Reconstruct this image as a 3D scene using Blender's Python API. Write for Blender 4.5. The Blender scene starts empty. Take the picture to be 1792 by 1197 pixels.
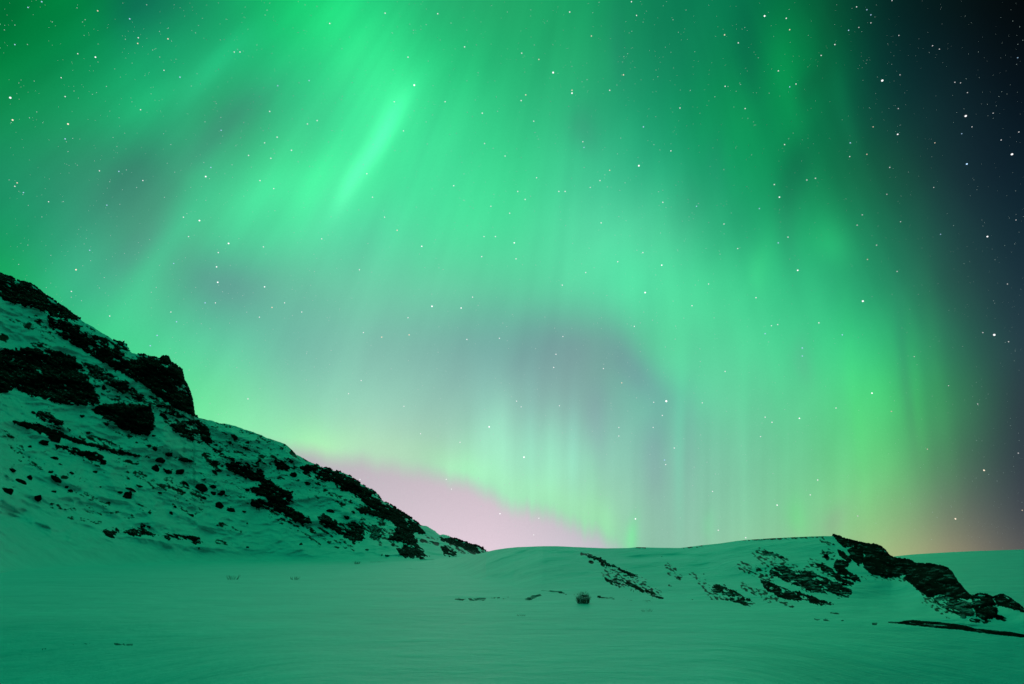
import bpy, math, random
import numpy as np
random.seed(7)
RNG = np.random.RandomState(11)
C = bpy.context.scene.collection
scene = bpy.context.scene

# ------------------------------------------------------------------ camera
W0, H0 = 1792.0, 1197.0
F = 20.0 / 36.0 * W0                 # focal length in photo pixels
PITCH = math.radians(19.95)
EYE = 4.0
cam = bpy.data.cameras.new('camera')
cam.lens = 20.0; cam.sensor_width = 36.0; cam.clip_start = 0.1; cam.clip_end = 12000.0
co = bpy.data.objects.new('camera', cam); C.objects.link(co)
co.location = (0, 0, EYE); co.rotation_euler = (math.radians(90) + PITCH, 0, 0)
scene.camera = co

# ------------------------------------------------------------------ world: night sky (the dome named sky carries the aurora)
world = bpy.data.worlds.new('World'); scene.world = world; world.use_nodes = True
wn = world.node_tree.nodes; wl = world.node_tree.links
bg = wn.get('Background') or wn.new('ShaderNodeBackground')
st = wn.new('ShaderNodeTexSky'); st.sky_type = 'NISHITA'; st.sun_disc = False
st.sun_elevation = math.radians(-8); st.sun_rotation = math.radians(0)
wl.new(st.outputs[0], bg.inputs['Color']); bg.inputs['Strength'].default_value = 0.05
SKY_GAIN = 1.0
ZENITH = np.array([0.000, 0.88, 0.44])
NIGHT = np.array([0.003, 0.018, 0.014])
scene.view_settings.view_transform = 'Standard'; scene.view_settings.look = 'None'
scene.view_settings.exposure = 0.0; scene.view_settings.gamma = 1.0
scene.view_settings.use_curve_mapping = False
scene.render.engine = 'CYCLES'
scene.cycles.use_denoising = True
scene.cycles.max_bounces = 5; scene.cycles.diffuse_bounces = 3; scene.cycles.glossy_bounces = 2

# ------------------------------------------------------------------ projection helpers
CP, SP = math.cos(PITCH), math.sin(PITCH)
def ray(px, py):
    x = (px - W0 / 2) / F; y = (H0 / 2 - py) / F
    return x, CP - y * SP, SP + y * CP
def at(px, py, D):
    """world point on the sight line through photo point (px,py) at forward distance D"""
    dx, dy, dz = ray(np.asarray(px, float), np.asarray(py, float))
    t = D / dy
    return np.stack([dx * t, np.broadcast_to(D, t.shape) * 1.0, EYE + dz * t], -1)
def plane_D(px, py, z=0.0):
    dx, dy, dz = ray(np.asarray(px, float), np.asarray(py, float))
    return (EYE - z) * dy / np.maximum(-dz, 1e-3)
def smooth(a, b, x):
    t = np.clip((x - a) / (b - a), 0, 1); return t * t * (3 - 2 * t)

# ------------------------------------------------------------------ noise
_perm = RNG.permutation(512)
_grad = RNG.randn(512, 3); _grad /= np.linalg.norm(_grad, axis=1)[:, None]
def _h(i, j, k):
    return _perm[(_perm[(_perm[i & 511] + j) & 511] + k) & 511]
def pnoise(p):
    p = np.asarray(p, float); sh = p.shape[:-1]; p = p.reshape(-1, 3)
    i = np.floor(p).astype(np.int64); f = p - i; u = f * f * f * (f * (f * 6 - 15) + 10)
    out = np.zeros(len(p))
    for a in (0, 1):
        for b in (0, 1):
            for c in (0, 1):
                g = _grad[_h(i[:, 0] + a, i[:, 1] + b, i[:, 2] + c)]
                d = g[:, 0] * (f[:, 0] - a) + g[:, 1] * (f[:, 1] - b) + g[:, 2] * (f[:, 2] - c)
                w = (u[:, 0] if a else 1 - u[:, 0]) * (u[:, 1] if b else 1 - u[:, 1]) * (u[:, 2] if c else 1 - u[:, 2])
                out += d * w
    return out.reshape(sh) * 1.6
def fbm(p, o=4, gain=0.5, ridged=False):
    s = 0; a = 1; t = 0; p = np.asarray(p, float)
    for k in range(o):
        n = pnoise(p * 2.03 ** k + 17.3 * k)
        if ridged: n = 1 - 2 * np.abs(n)
        s = s + a * n; t += a; a *= gain
    return s / t
def P2(x, y, sx, sy, z=0.0, ang=0.0):
    """stretched, turned 2-d coordinates for the noise"""
    c, s = math.cos(ang), math.sin(ang)
    X = (x * c + y * s) / sx; Y = (-x * s + y * c) / sy
    return np.stack([X, Y, np.zeros_like(X) + z], -1)

# ------------------------------------------------------------------ mesh helpers
def link(name, me, mat=None, parent=None):
    if mat: me.materials.append(mat)
    o = bpy.data.objects.new(name, me); C.objects.link(o)
    if parent: o.parent = parent
    return o
def np_mesh(name, V, Q, attrs=None, smooth_=True, colors=None):
    me = bpy.data.meshes.new(name)
    V = np.ascontiguousarray(V, np.float32); Q = np.ascontiguousarray(Q, np.int32)
    n = Q.shape[1]
    me.vertices.add(len(V)); me.vertices.foreach_set('co', V.ravel())
    me.loops.add(Q.size); me.loops.foreach_set('vertex_index', Q.ravel())
    me.polygons.add(len(Q)); me.polygons.foreach_set('loop_start', np.arange(0, Q.size, n, dtype=np.int32))
    me.polygons.foreach_set('loop_total', np.full(len(Q), n, np.int32))
    me.polygons.foreach_set('use_smooth', np.full(len(Q), smooth_, bool))
    for k, v in (attrs or {}).items():
        a = me.attributes.new(k, 'FLOAT', 'POINT'); a.data.foreach_set('value', np.ascontiguousarray(v, np.float32).ravel())
    if colors is not None:
        a = me.attributes.new('glow', 'FLOAT_COLOR', 'POINT')
        a.data.foreach_set('color', np.ascontiguousarray(np.c_[colors, np.ones(len(colors))], np.float32).ravel())
    me.update(); me.validate()
    return me
def grid_quads(nr, nc):
    i = np.arange(nr * nc).reshape(nr, nc)
    return np.stack([i[:-1, :-1], i[:-1, 1:], i[1:, 1:], i[1:, :-1]], -1).reshape(-1, 4)
def tag(o, label=None, cat=None, group=None, kind=None):
    if label: o['label'] = label
    if cat: o['category'] = cat
    if group: o['group'] = group
    if kind: o['kind'] = kind
    return o

# ------------------------------------------------------------------ materials
def new_mat(name):
    m = bpy.data.materials.new(name); m.use_nodes = True
    nt = m.node_tree; nt.nodes.clear()
    out = nt.nodes.new('ShaderNodeOutputMaterial')
    return m, nt, out
def N(nt, t, **k):
    n = nt.nodes.new(t)
    for a, v in k.items(): setattr(n, a, v)
    return n
def mathn(nt, op, a, b=None, clamp=False):
    n = N(nt, 'ShaderNodeMath', operation=op, use_clamp=clamp)
    for i, v in enumerate((a, b)):
        if v is None: continue
        if isinstance(v, (int, float)): n.inputs[i].default_value = v
        else: nt.links.new(v, n.inputs[i])
    return n.outputs[0]
def noise_tex(nt, vec, scale, detail=5, rough=0.55):
    n = N(nt, 'ShaderNodeTexNoise'); n.inputs['Scale'].default_value = scale
    n.inputs['Detail'].default_value = detail; n.inputs['Roughness'].default_value = rough
    nt.links.new(vec, n.inputs['Vector']); return n.outputs['Fac']
def mapping(nt, vec, scale=(1, 1, 1), rot=(0, 0, 0)):
    n = N(nt, 'ShaderNodeMapping'); n.inputs['Scale'].default_value = scale; n.inputs['Rotation'].default_value = rot
    nt.links.new(vec, n.inputs['Vector']); return n.outputs[0]
def rgb_mix(nt, fac, a, b):
    n = N(nt, 'ShaderNodeMix', data_type='RGBA'); nt.links.new(fac, n.inputs['Factor'])
    for s, v in ((6, a), (7, b)):
        if isinstance(v, tuple): n.inputs[s].default_value = (*v, 1)
        else: nt.links.new(v, n.inputs[s])
    return n.outputs[2]
def bump(nt, h, strength, dist, normal=None):
    n = N(nt, 'ShaderNodeBump'); n.inputs['Strength'].default_value = strength; n.inputs['Distance'].default_value = dist
    nt.links.new(h, n.inputs['Height'])
    if normal: nt.links.new(normal, n.inputs['Normal'])
    return n.outputs[0]

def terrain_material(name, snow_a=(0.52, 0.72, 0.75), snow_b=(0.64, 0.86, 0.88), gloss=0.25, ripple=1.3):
    """wind-packed snow; where the attribute 'rock' is high, dark basalt with snow caught in it"""
    m, nt, out = new_mat(name)
    bs = N(nt, 'ShaderNodeBsdfPrincipled'); nt.links.new(bs.outputs[0], out.inputs[0])
    tc = N(nt, 'ShaderNodeTexCoord').outputs['Object']
    at_ = N(nt, 'ShaderNodeAttribute', attribute_name='rock').outputs['Fac']
    w1 = noise_tex(nt, mapping(nt, tc, (0.5, 1.6, 1.0), (0, 0, 0.35)), 0.16, 6, 0.6)
    w2 = noise_tex(nt, mapping(nt, tc, (0.55, 1.3, 1.0), (0, 0, 0.25)), 0.9, 7, 0.65)
    cr = N(nt, 'ShaderNodeValToRGB'); cr.color_ramp.elements[0].position = 0.35; cr.color_ramp.elements[1].position = 0.62
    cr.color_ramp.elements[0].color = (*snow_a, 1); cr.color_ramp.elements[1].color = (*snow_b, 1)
    nt.links.new(mathn(nt, 'ADD', mathn(nt, 'MULTIPLY', w1, 0.6), mathn(nt, 'MULTIPLY', w2, 0.4)), cr.inputs[0])
    n3 = noise_tex(nt, tc, 0.9, 8, 0.7)
    rk = N(nt, 'ShaderNodeValToRGB'); rk.color_ramp.elements[0].position = 0.3; rk.color_ramp.elements[1].position = 0.75
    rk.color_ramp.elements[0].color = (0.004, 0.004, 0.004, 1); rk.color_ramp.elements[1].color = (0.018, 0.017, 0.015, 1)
    nt.links.new(n3, rk.inputs[0])
    n4 = noise_tex(nt, mapping(nt, tc, (1, 1, 1.8)), 1.3, 6, 0.7)
    f = mathn(nt, 'ADD', at_, mathn(nt, 'MULTIPLY', mathn(nt, 'SUBTRACT', n4, 0.5), 0.9))
    mr = N(nt, 'ShaderNodeMapRange', interpolation_type='SMOOTHSTEP')
    mr.inputs['From Min'].default_value = 0.44; mr.inputs['From Max'].default_value = 0.60
    nt.links.new(f, mr.inputs['Value'])
    col = rgb_mix(nt, mr.outputs[0], cr.outputs[0], rk.outputs[0])
    nt.links.new(col, bs.inputs['Base Color'])
    bs.inputs['Roughness'].default_value = 0.42
    spec = mathn(nt, 'SUBTRACT', gloss, mathn(nt, 'MULTIPLY', mr.outputs[0], gloss - 0.02))
    nt.links.new(spec, bs.inputs['Specular IOR Level'])
    hgt = mathn(nt, 'ADD', mathn(nt, 'MULTIPLY', w2, 1.0), mathn(nt, 'MULTIPLY', w1, 2.0))
    b1 = bump(nt, hgt, 0.35 * ripple, 0.35)
    b2 = bump(nt, noise_tex(nt, tc, 7.0, 6, 0.7), 0.15 * ripple, 0.05, b1)
    nt.links.new(b2, bs.inputs['Normal'])
    return m

def rock_material(name, dust=0.55, tint=(1, 1, 1), dust_lo=0.0):
    m, nt, out = new_mat(name)
    bs = N(nt, 'ShaderNodeBsdfPrincipled'); nt.links.new(bs.outputs[0], out.inputs[0])
    tc = N(nt, 'ShaderNodeTexCoord').outputs['Object']
    n1 = noise_tex(nt, tc, 0.8, 8, 0.7)
    rk = N(nt, 'ShaderNodeValToRGB'); rk.color_ramp.elements[0].position = 0.42; rk.color_ramp.elements[1].position = 0.8
    rk.color_ramp.elements[0].color = (0.003 * tint[0], 0.003 * tint[1], 0.003 * tint[2], 1)
    rk.color_ramp.elements[1].color = (0.042 * tint[0], 0.040 * tint[1], 0.036 * tint[2], 1)
    nt.links.new(n1, rk.inputs[0])
    geo = N(nt, 'ShaderNodeNewGeometry')
    sep = N(nt, 'ShaderNodeSeparateXYZ'); nt.links.new(geo.outputs['Normal'], sep.inputs[0])
    n2 = noise_tex(nt, mapping(nt, tc, (1, 1, 2.2), (0.2, 0.3, 0)), 1.2, 7, 0.7)
    at_ = N(nt, 'ShaderNodeAttribute', attribute_name='dust').outputs['Fac']
    f = mathn(nt, 'ADD', mathn(nt, 'ADD', mathn(nt, 'MULTIPLY', sep.outputs['Z'], 0.45), mathn(nt, 'MULTIPLY', mathn(nt, 'SUBTRACT', n2, 0.5), 1.6)), at_)
    mr = N(nt, 'ShaderNodeMapRange', interpolation_type='SMOOTHSTEP')
    mr.inputs['From Min'].default_value = dust; mr.inputs['From Max'].default_value = dust + 0.25
    mr.inputs['To Max'].default_value = 0.55
    nt.links.new(f, mr.inputs['Value'])
    nt.links.new(rgb_mix(nt, mr.outputs[0], rk.outputs[0], (0.74, 0.78, 0.80)), bs.inputs['Base Color'])
    bs.inputs['Roughness'].default_value = 0.9; bs.inputs['Specular IOR Level'].default_value = 0.02
    b1 = bump(nt, n1, 0.9, 0.9)
    nt.links.new(b1, bs.inputs['Normal'])
    return m

def plain(name, col, rough=0.9):
    m, nt, out = new_mat(name)
    bs = N(nt, 'ShaderNodeBsdfPrincipled'); nt.links.new(bs.outputs[0], out.inputs[0])
    tc = N(nt, 'ShaderNodeTexCoord').outputs['Object']
    n = noise_tex(nt, tc, 6.0, 4, 0.6)
    nt.links.new(rgb_mix(nt, n, tuple(c * 0.5 for c in col), tuple(c * 1.5 for c in col)), bs.inputs['Base Color'])
    bs.inputs['Roughness'].default_value = rough; bs.inputs['Specular IOR Level'].default_value = 0.1
    return m

def glow_mat(name, col, s):
    m, nt, out = new_mat(name)
    e = N(nt, 'ShaderNodeEmission'); e.inputs['Color'].default_value = (*col, 1); e.inputs['Strength'].default_value = s
    nt.links.new(e.outputs[0], out.inputs[0]); m.cycles.emission_sampling = 'NONE'
    return m

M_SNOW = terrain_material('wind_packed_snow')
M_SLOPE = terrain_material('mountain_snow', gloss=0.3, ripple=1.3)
M_ROCK = rock_material('dark_basalt', 0.50)
M_ROCK_DUSTED = rock_material('basalt_with_snow_in_the_cracks', 0.42)
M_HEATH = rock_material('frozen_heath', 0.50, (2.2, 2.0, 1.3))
M_TWIG = plain('twig_bark', (0.04, 0.038, 0.02))
M_STRAW = plain('dry_grass', (0.06, 0.055, 0.03))

# ------------------------------------------------------------------ the sky: a dome whose glow is a function of direction
def lin(c):
    c = np.asarray(c, float) / 255.0
    return np.where(c <= 0.04045, c / 12.92, ((np.maximum(c, 0) + 0.055) / 1.055) ** 2.4)
GX = np.arange(15) * 128.0
GY = np.arange(11) * 100.0
G = np.array([
 [[0,105,50],[0,135,65],[14,112,82],[22,155,100],[22,200,110],[38,215,130],[38,175,112],[35,170,105],[25,160,100],[14,124,84],[8,122,80],[6,102,60],[6,44,40],[6,22,24],[3,8,10]],
 [[0,125,60],[8,138,78],[22,165,108],[34,175,115],[38,200,125],[60,238,150],[42,205,128],[36,175,112],[38,172,112],[20,134,94],[11,130,82],[6,132,72],[8,54,50],[10,30,36],[5,14,20]],
 [[16,142,82],[28,155,98],[36,178,118],[52,155,112],[58,190,134],[68,234,156],[60,220,146],[50,195,130],[48,178,125],[24,150,105],[14,150,88],[10,138,80],[14,66,58],[17,42,48],[8,22,32]],
 [[28,148,102],[48,146,110],[60,140,114],[68,190,138],[74,230,153],[74,234,158],[70,224,156],[62,216,145],[65,195,145],[46,178,130],[20,158,100],[15,130,80],[22,90,66],[24,50,56],[12,30,42]],
 [[22,150,98],[52,158,122],[78,160,130],[76,208,150],[84,225,162],[90,215,165],[80,226,160],[76,222,156],[90,216,165],[80,206,155],[42,168,118],[34,172,110],[28,122,86],[32,68,68],[18,40,52]],
 [[20,180,95],[62,182,140],[80,198,148],[90,160,145],[106,188,160],[112,208,170],[106,206,165],[96,206,160],[92,218,165],[86,226,165],[68,208,145],[52,190,130],[38,152,105],[40,84,76],[28,50,62]],
 [[20,180,100],[55,205,132],[76,212,150],[98,208,165],[114,184,166],[130,192,174],[122,176,166],[114,164,160],[118,162,156],[92,200,154],[88,218,158],[70,206,142],[54,200,126],[45,114,88],[38,58,70]],
 [[25,180,100],[70,215,140],[82,225,142],[118,230,164],[138,214,180],[152,212,188],[146,196,180],[140,190,178],[132,170,166],[108,190,166],[104,208,160],[92,206,146],[76,210,124],[58,138,92],[44,56,68]],
 [[25,180,100],[80,225,145],[100,235,155],[150,245,178],[166,245,184],[184,215,190],[170,215,186],[158,228,194],[150,218,190],[130,186,170],[124,200,165],[108,200,146],[100,208,126],[76,126,94],[48,58,70]],
 [[25,180,100],[80,225,145],[100,235,155],[150,245,178],[180,235,185],[190,220,190],[175,220,188],[165,225,185],[158,218,176],[140,190,170],[134,200,165],[128,205,150],[138,200,132],[112,124,106],[64,70,78]],
 [[25,180,100],[80,225,145],[100,235,155],[150,245,178],[180,235,185],[190,220,190],[180,220,188],[165,225,180],[150,222,172],[146,196,172],[150,200,165],[150,196,150],[176,190,132],[164,150,118],[96,94,92]]], float)

def cubic(g, t):
    """Catmull-Rom along axis 0 of g at fractional positions t"""
    n = g.shape[0]; i = np.clip(np.floor(t).astype(int), 0, n - 2); f = (t - i)[..., None]
    p = [g[np.clip(i + k, 0, n - 1)] for k in (-1, 0, 1, 2)]
    return p, f
def sky_grid(x, y):
    tx = np.clip(x / 128.0, 0, 13.999); ty = np.clip(y / 100.0, 0, 9.999)
    ix = np.floor(tx).astype(int); iy = np.floor(ty).astype(int); fx = (tx - ix)[:, None]; fy = (ty - iy)[:, None]
    def cr(p0, p1, p2, p3, f):
        a = p1 + 0.5 * f * (p2 - p0 + f * (2 * p0 - 5 * p1 + 4 * p2 - p3 + f * (3 * (p1 - p2) + p3 - p0)))
        g_ = 1 - f
        b = (g_ ** 3 * p0 + (3 * f ** 3 - 6 * f * f + 4) * p1 + (3 * g_ ** 3 - 6 * g_ * g_ + 4) * p2 + f ** 3 * p3) / 6
        return 0.45 * a + 0.55 * b
    rows = []
    for a in (-1, 0, 1, 2):
        yy = np.clip(iy + a, 0, 10)
        c = [G[yy, np.clip(ix + b, 0, 14)] for b in (-1, 0, 1, 2)]
        rows.append(cr(*c, fx))
    return cr(*rows, fy)
# soft streaks: x1,y1 -> x2,y2, half-width, (dr,dg,db), end softness
STREAKS = [
 (700,175,655,260,19,(24,40,32)), (655,255,598,348,17,(26,38,32)), (640,190,560,390,44,(4,12,8)), (720,130,690,200,30,(4,14,8)), (620,60,560,20,60,(2,14,6)), (520,300,420,370,40,(2,16,10)),
 (430,60,330,160,24,(6,26,18)), (300,150,200,210,30,(2,16,8)), (455,160,350,260,28,(6,-20,-2)), (270,270,190,370,55,(1,-8,-2)),
 (360,330,250,480,26,(-2,20,10)), (270,400,200,480,24,(6,-12,0)), (250,0,215,40,45,(2,-8,4)), (560,300,520,390,16,(0,10,4)),
 (1365,20,1385,200,26,(0,14,4)), (1300,40,1325,190,26,(0,-20,-4)), (1455,100,1500,280,16,(2,12,6)), (1450,20,1440,170,20,(2,-10,-4)), (1420,130,1400,180,20,(4,-16,-4)),
 (1410,240,1395,330,24,(2,-16,-4)), (1375,300,1378,440,20,(2,-18,-6)), (1330,440,1325,500,20,(6,18,6)), (1440,400,1460,440,34,(6,24,10)), (1250,240,1255,330,18,(4,-12,0)), (1015,200,1025,250,26,(6,-18,-4)), (1075,20,1085,140,18,(2,-10,0)),
 (1080,420,1110,560,40,(0,12,6)), (1150,600,1220,690,40,(0,14,4)), (960,590,1080,610,34,(2,-8,0)), (1080,610,1150,690,26,(6,-26,0)),
 (1210,390,1215,300,30,(0,-14,-6)), (1530,650,1550,720,26,(2,10,2)), (1574,580,1596,760,9,(0,-16,-2)), (1596,600,1614,800,11,(2,12,2)), (1500,700,1560,840,24,(2,5,0)), (1400,600,1408,660,14,(8,-14,0)),
 (874,700,868,830,20,(10,22,14)), (1003,700,1003,870,9,(4,13,11)), (965,690,963,880,13,(5,14,9)), (928,660,926,850,11,(3,10,8)), (1035,780,1037,930,12,(3,10,4)), (820,760,822,850,18,(2,10,4)), (850,600,846,800,24,(2,8,6)),
 (1107,915,1104,970,9,(-20,30,-10)), (1188,700,1187,910,8,(-2,13,7)), (1210,650,1208,860,9,(0,-8,-2)), (1300,560,1304,860,10,(0,5,2)), (1480,560,1520,900,12,(0,7,0)), (1350,500,1372,800,14,(0,5,2)), (1620,500,1668,860,14,(2,9,2)), (1060,880,1062,940,12,(2,12,2)), (770,815,830,835,20,(0,14,2)), (520,780,580,792,24,(10,14,0)),
 (1240,900,1240,940,10,(-4,14,0)), (1390,880,1400,930,16,(-10,12,-8)), (1145,740,1146,860,20,(2,-14,0)), (1040,700,1045,800,16,(2,-12,0)), (1470,890,1450,930,16,(6,-16,2)),
 (340,480,430,510,40,(6,-12,0)), (340,320,330,300,30,(0,8,2)),
]
def seg_dist(x, y, x1, y1, x2, y2):
    dx, dy = x2 - x1, y2 - y1; L = dx * dx + dy * dy
    t = np.clip(((x - x1) * dx + (y - y1) * dy) / L, 0, 1)
    return np.hypot(x - x1 - t * dx, y - y1 - t * dy)
PINK_X = [-200, 350, 560, 620, 700, 760, 820, 870, 920, 1000, 1040, 1080, 1110, 1150, 1400, 1900]
PINK_Y = [700, 760, 800, 812, 822, 832, 850, 876, 893, 915, 938, 958, 985, 1010, 1300, 1300]
VPX, VPY = 1080.0, -620.0
def sky_color(x, y, detail=True):
    c = sky_grid(x, y)
    if detail:
        for (x1, y1, x2, y2, w, d) in STREAKS:
            L_ = math.hypot(x2 - x1, y2 - y1) + w * 0.6; ux, uy = (x2 - x1) / max(math.hypot(x2 - x1, y2 - y1), 1), (y2 - y1) / max(math.hypot(x2 - x1, y2 - y1), 1)
            mx, my = x - (x1 + x2) / 2, y - (y1 + y2) / 2
            la = (mx * ux + my * uy) / (0.62 * L_); pe = (-mx * uy + my * ux + 0.10 * w * la * la * 3) / (w * (0.98 if y2 < 520 else 1.15))
            g = np.exp(-la * la - pe * pe)
            c += g[:, None] * np.array(d, float) * 0.75
        # fine rays that lean towards the magnetic zenith
        ang = np.arctan2(x - VPX, y - VPY) * 57.3
        r = np.hypot(x - VPX, y - VPY)
        r1 = pnoise(np.stack([ang * 1.25, r / 420.0, np.zeros_like(r)], -1))
        r2 = pnoise(np.stack([ang * 0.5 + 9, r / 300.0, np.zeros_like(r) + 3], -1))
        r3 = pnoise(np.stack([ang * 2.6 + 5, r / 260.0, np.zeros_like(r) + 8], -1))
        q1 = pnoise(np.stack([x / 24.0, y / 500.0, np.zeros_like(r) + 20], -1)); q3 = pnoise(np.stack([x / 9.0, y / 300.0, np.zeros_like(r) + 23], -1))
        lw = smooth(560, 760, y); r1 = r1 * (1 - lw) + q1 * lw; r3 = r3 * (1 - lw) + q3 * lw
        low = smooth(640, 800, y) * smooth(700, 860, x) * (1 - smooth(1420, 1560, x))
        top = 1 - smooth(600, 700, y)
        lum = c[:, 1:2] / 200.0
        c += lum * ((r1 * (0.18 + 0.52 * low) + r3 * 0.30 * low) * 8)[:, None] * np.array([0.6, 1.0, 0.8])
        c += lum * (r2 * 4 * (0.4 + 0.6 * top))[:, None] * np.array([0.3, 1.0, 0.5])
        r4 = pnoise(np.stack([ang * 0.42 + 31, r / 190.0, np.zeros_like(r) + 12], -1)) + 0.6 * pnoise(np.stack([ang * 0.95 + 3, r / 150.0, np.zeros_like(r) + 15], -1))
        c += lum * (r4 * (3.6 - 2.2 * smooth(600, 900, x)) * (1 - smooth(380, 560, y)))[:, None] * np.array([-0.1, 1.0, 0.45])
        # gauzy unevenness
        s1 = fbm(P2(x, y, 190, 90, 1.0, -1.0), 3)
        c += lum * s1[:, None] * np.array([3.0, 7.0, 4.0])
    else:
        r1 = r3 = np.zeros_like(x)
    e = np.interp(x, PINK_X, PINK_Y) + (r1 * 14 + r3 * 9) * (0.3 + 0.7 * smooth(820, 960, x)) + 6 * pnoise(P2(x, y, 60, 2000, 5.0))
    fr = np.exp(-((y - e + 38) / 30) ** 2) * smooth(480, 560, x) * (1 - smooth(1060, 1130, x)); c += fr[:, None] * np.array([1.0, 6.0, -1.0])
    w = smooth(-27, 21, y - e)
    w = w * (1 - smooth(1040, 1150, x) * 0.4)
    pink = np.array([208, 192, 202.0]) + np.clip((y - 860) / 100, -0.6, 1)[:, None] * np.array([18, 14, 16]) - (np.clip(np.where(x < 840, (840 - x) / 600, (x - 840) / 250), 0, 1.4) ** 1.5)[:, None] * np.array([40, 18, 22])
    c = c * (1 - w)[:, None] + pink * w[:, None]
    return np.clip(c, 0, 255)
def sky_radiance(d):
    """d: unit directions (n,3) -> linear rgb"""
    cx = d[:, 0]; cz = d[:, 1] * CP + d[:, 2] * SP; cy = -d[:, 1] * SP + d[:, 2] * CP
    th = np.arccos(np.clip(cz, -1, 1)); lim = math.radians(54)
    rp = np.where(th < lim, np.tan(np.minimum(th, lim)), math.tan(lim) + (th - lim) * 2.0) * F
    q = np.maximum(np.hypot(cx, cy), 1e-9)
    x = W0 / 2 + rp * cx / q; y = H0 / 2 - rp * cy / q
    inside = (x > -60) & (x < W0 + 60) & (y > -60) & (y < 1080)
    col = np.zeros((len(d), 3))
    xc = np.clip(x, -40, W0 + 40); yc = np.clip(y, -40, 1000)
    col[:] = lin(sky_color(xc, yc))
    up = np.maximum(-y, 0) / F
    # the curtain goes on over the zenith, bright to the left of the dark eastern sky
    w = (1 - np.exp(-(up / 0.7) ** 1.5)) * (1 - smooth(0.15, 0.75, d[:, 0]))
    col = col * (1 - w)[:, None] + ZENITH * w[:, None]
    back = 1 - smooth(-0.72, 0.26, d[:, 1])
    col = col * (1 - back)[:, None] + NIGHT * back[:, None]
    side = smooth(0.62, 0.92, -d[:, 0]) * 0.9
    col = col * (1 - side)[:, None] + NIGHT * side[:, None]
    return col * SKY_GAIN
R_SKY = 3200.0
az = np.concatenate([np.arange(-180, -54, 3.0), np.arange(-54, 54, 0.22), np.arange(54, 180.1, 3.0)])
el = np.concatenate([np.arange(-6, -1, 1.0), np.arange(-1, 53, 0.25), np.arange(53, 90, 2.0), [89.95]])
A, E = np.meshgrid(np.radians(az), np.radians(el))
D = np.stack([np.sin(A) * np.cos(E), np.cos(A) * np.cos(E), np.sin(E)], -1).reshape(-1, 3)
me = np_mesh('sky', D * R_SKY + np.array([0, 0, EYE]), grid_quads(len(el), len(az)), colors=sky_radiance(D))
m, nt, out = new_mat('aurora_sky')
em = N(nt, 'ShaderNodeEmission'); ca = N(nt, 'ShaderNodeAttribute', attribute_name='glow')
tc = N(nt, 'ShaderNodeTexCoord').outputs['Object']
gr = noise_tex(nt, tc, 0.16, 2, 0.6)
gm = mathn(nt, 'ADD', mathn(nt, 'MULTIPLY', mathn(nt, 'SUBTRACT', gr, 0.5), 0.12), 1.0)
nt.links.new(ca.outputs['Color'], em.inputs['Color']); nt.links.new(gm, em.inputs['Strength'])
nt.links.new(em.outputs[0], out.inputs[0]); m.cycles.emission_sampling = 'NONE'
tag(link('sky', me, m), 'night sky filled with green aurora curtains over a pink horizon glow', None, None, 'structure')

# ------------------------------------------------------------------ snow field
def ground_z(x, y):
    p = np.stack([x, y, np.zeros_like(x)], -1)
    r = np.hypot(x, y)
    z = 0.30 * fbm(p / 42.0, 3) + 0.16 * fbm(p * [1 / 18., 1 / 8., 1] + 5, 3) - 0.07 * fbm(P2(x, y, 9.0, 3.5, 3.0, 0.5), 3, 0.5, ridged=True)
    z += 0.03 * fbm(p * [1 / 3.2, 1 / 1.6, 1] + 9, 3) * (1 - smooth(60, 120, r))
    z = z * (0.35 + 0.65 * smooth(15, 70, r)) - 0.12
    # side dips added to the field's shape so the near corners turn darker
    t_ = np.maximum(40 - y, 0) * smooth(-30, 5, y); z -= 0.30 * (np.sqrt(t_ * t_ + 9) - 3) * smooth(0.30, 0.95, np.abs(x) / np.maximum(y, 12))
    z = z * (1 - smooth(700, 1500, r))
    return z - 0.034 * np.maximum(r - 250, 0) * smooth(250, 420, r)
rr = [0.0]; r = 4.0
while r < 3190:
    rr.append(r); r *= 1.012 if 20 < r < 260 else 1.06
rr = np.array(rr + [3195.0])
aa = np.radians(np.concatenate([np.arange(-180, -60, 3.0), np.arange(-60, 60, 0.2), np.arange(60, 180.1, 3.0)]))
AA, RR = np.meshgrid(aa, rr)
X = np.sin(AA) * RR; Y = np.cos(AA) * RR
Z = ground_z(X.ravel(), Y.ravel()).reshape(X.shape)
V = np.stack([X, Y, Z], -1).reshape(-1, 3)
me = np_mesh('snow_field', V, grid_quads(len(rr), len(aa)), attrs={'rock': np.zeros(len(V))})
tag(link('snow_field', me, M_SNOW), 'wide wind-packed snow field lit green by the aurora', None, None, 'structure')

def ground_depth(px, py, dz=0.0):
    """forward distance where the sight line through (px,py) meets the snow field"""
    px = np.asarray(px, float); D = plane_D(px, py, -0.1) * 1.0; D = np.minimum(D, 2000.0)
    for k in range(14):
        P = at(px, py, D); z = ground_z(P[..., 0].ravel(), P[..., 1].ravel()).reshape(D.shape) - dz
        D = D * 0.4 + np.minimum(plane_D(px, py, z), 2000.0) * 0.6
    return D
# ------------------------------------------------------------------ hills
def poly_sd(x, y, poly):
    """signed distance, positive inside"""
    poly = np.array(poly, float); n = len(poly); inside = np.zeros(x.shape, bool); d = np.full(x.shape, 1e9)
    for i in range(n):
        (ax, ay), (bx, by) = poly[i], poly[(i + 1) % n]
        d = np.minimum(d, seg_dist(x, y, ax, ay, bx, by))
        c = (ay > y) != (by > y)
        with np.errstate(divide='ignore', invalid='ignore'):
            xi = (bx - ax) * (y - ay) / (by - ay + 1e-12) + ax
        inside ^= c & (x < xi)
    return np.where(inside, d, -d)

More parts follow.
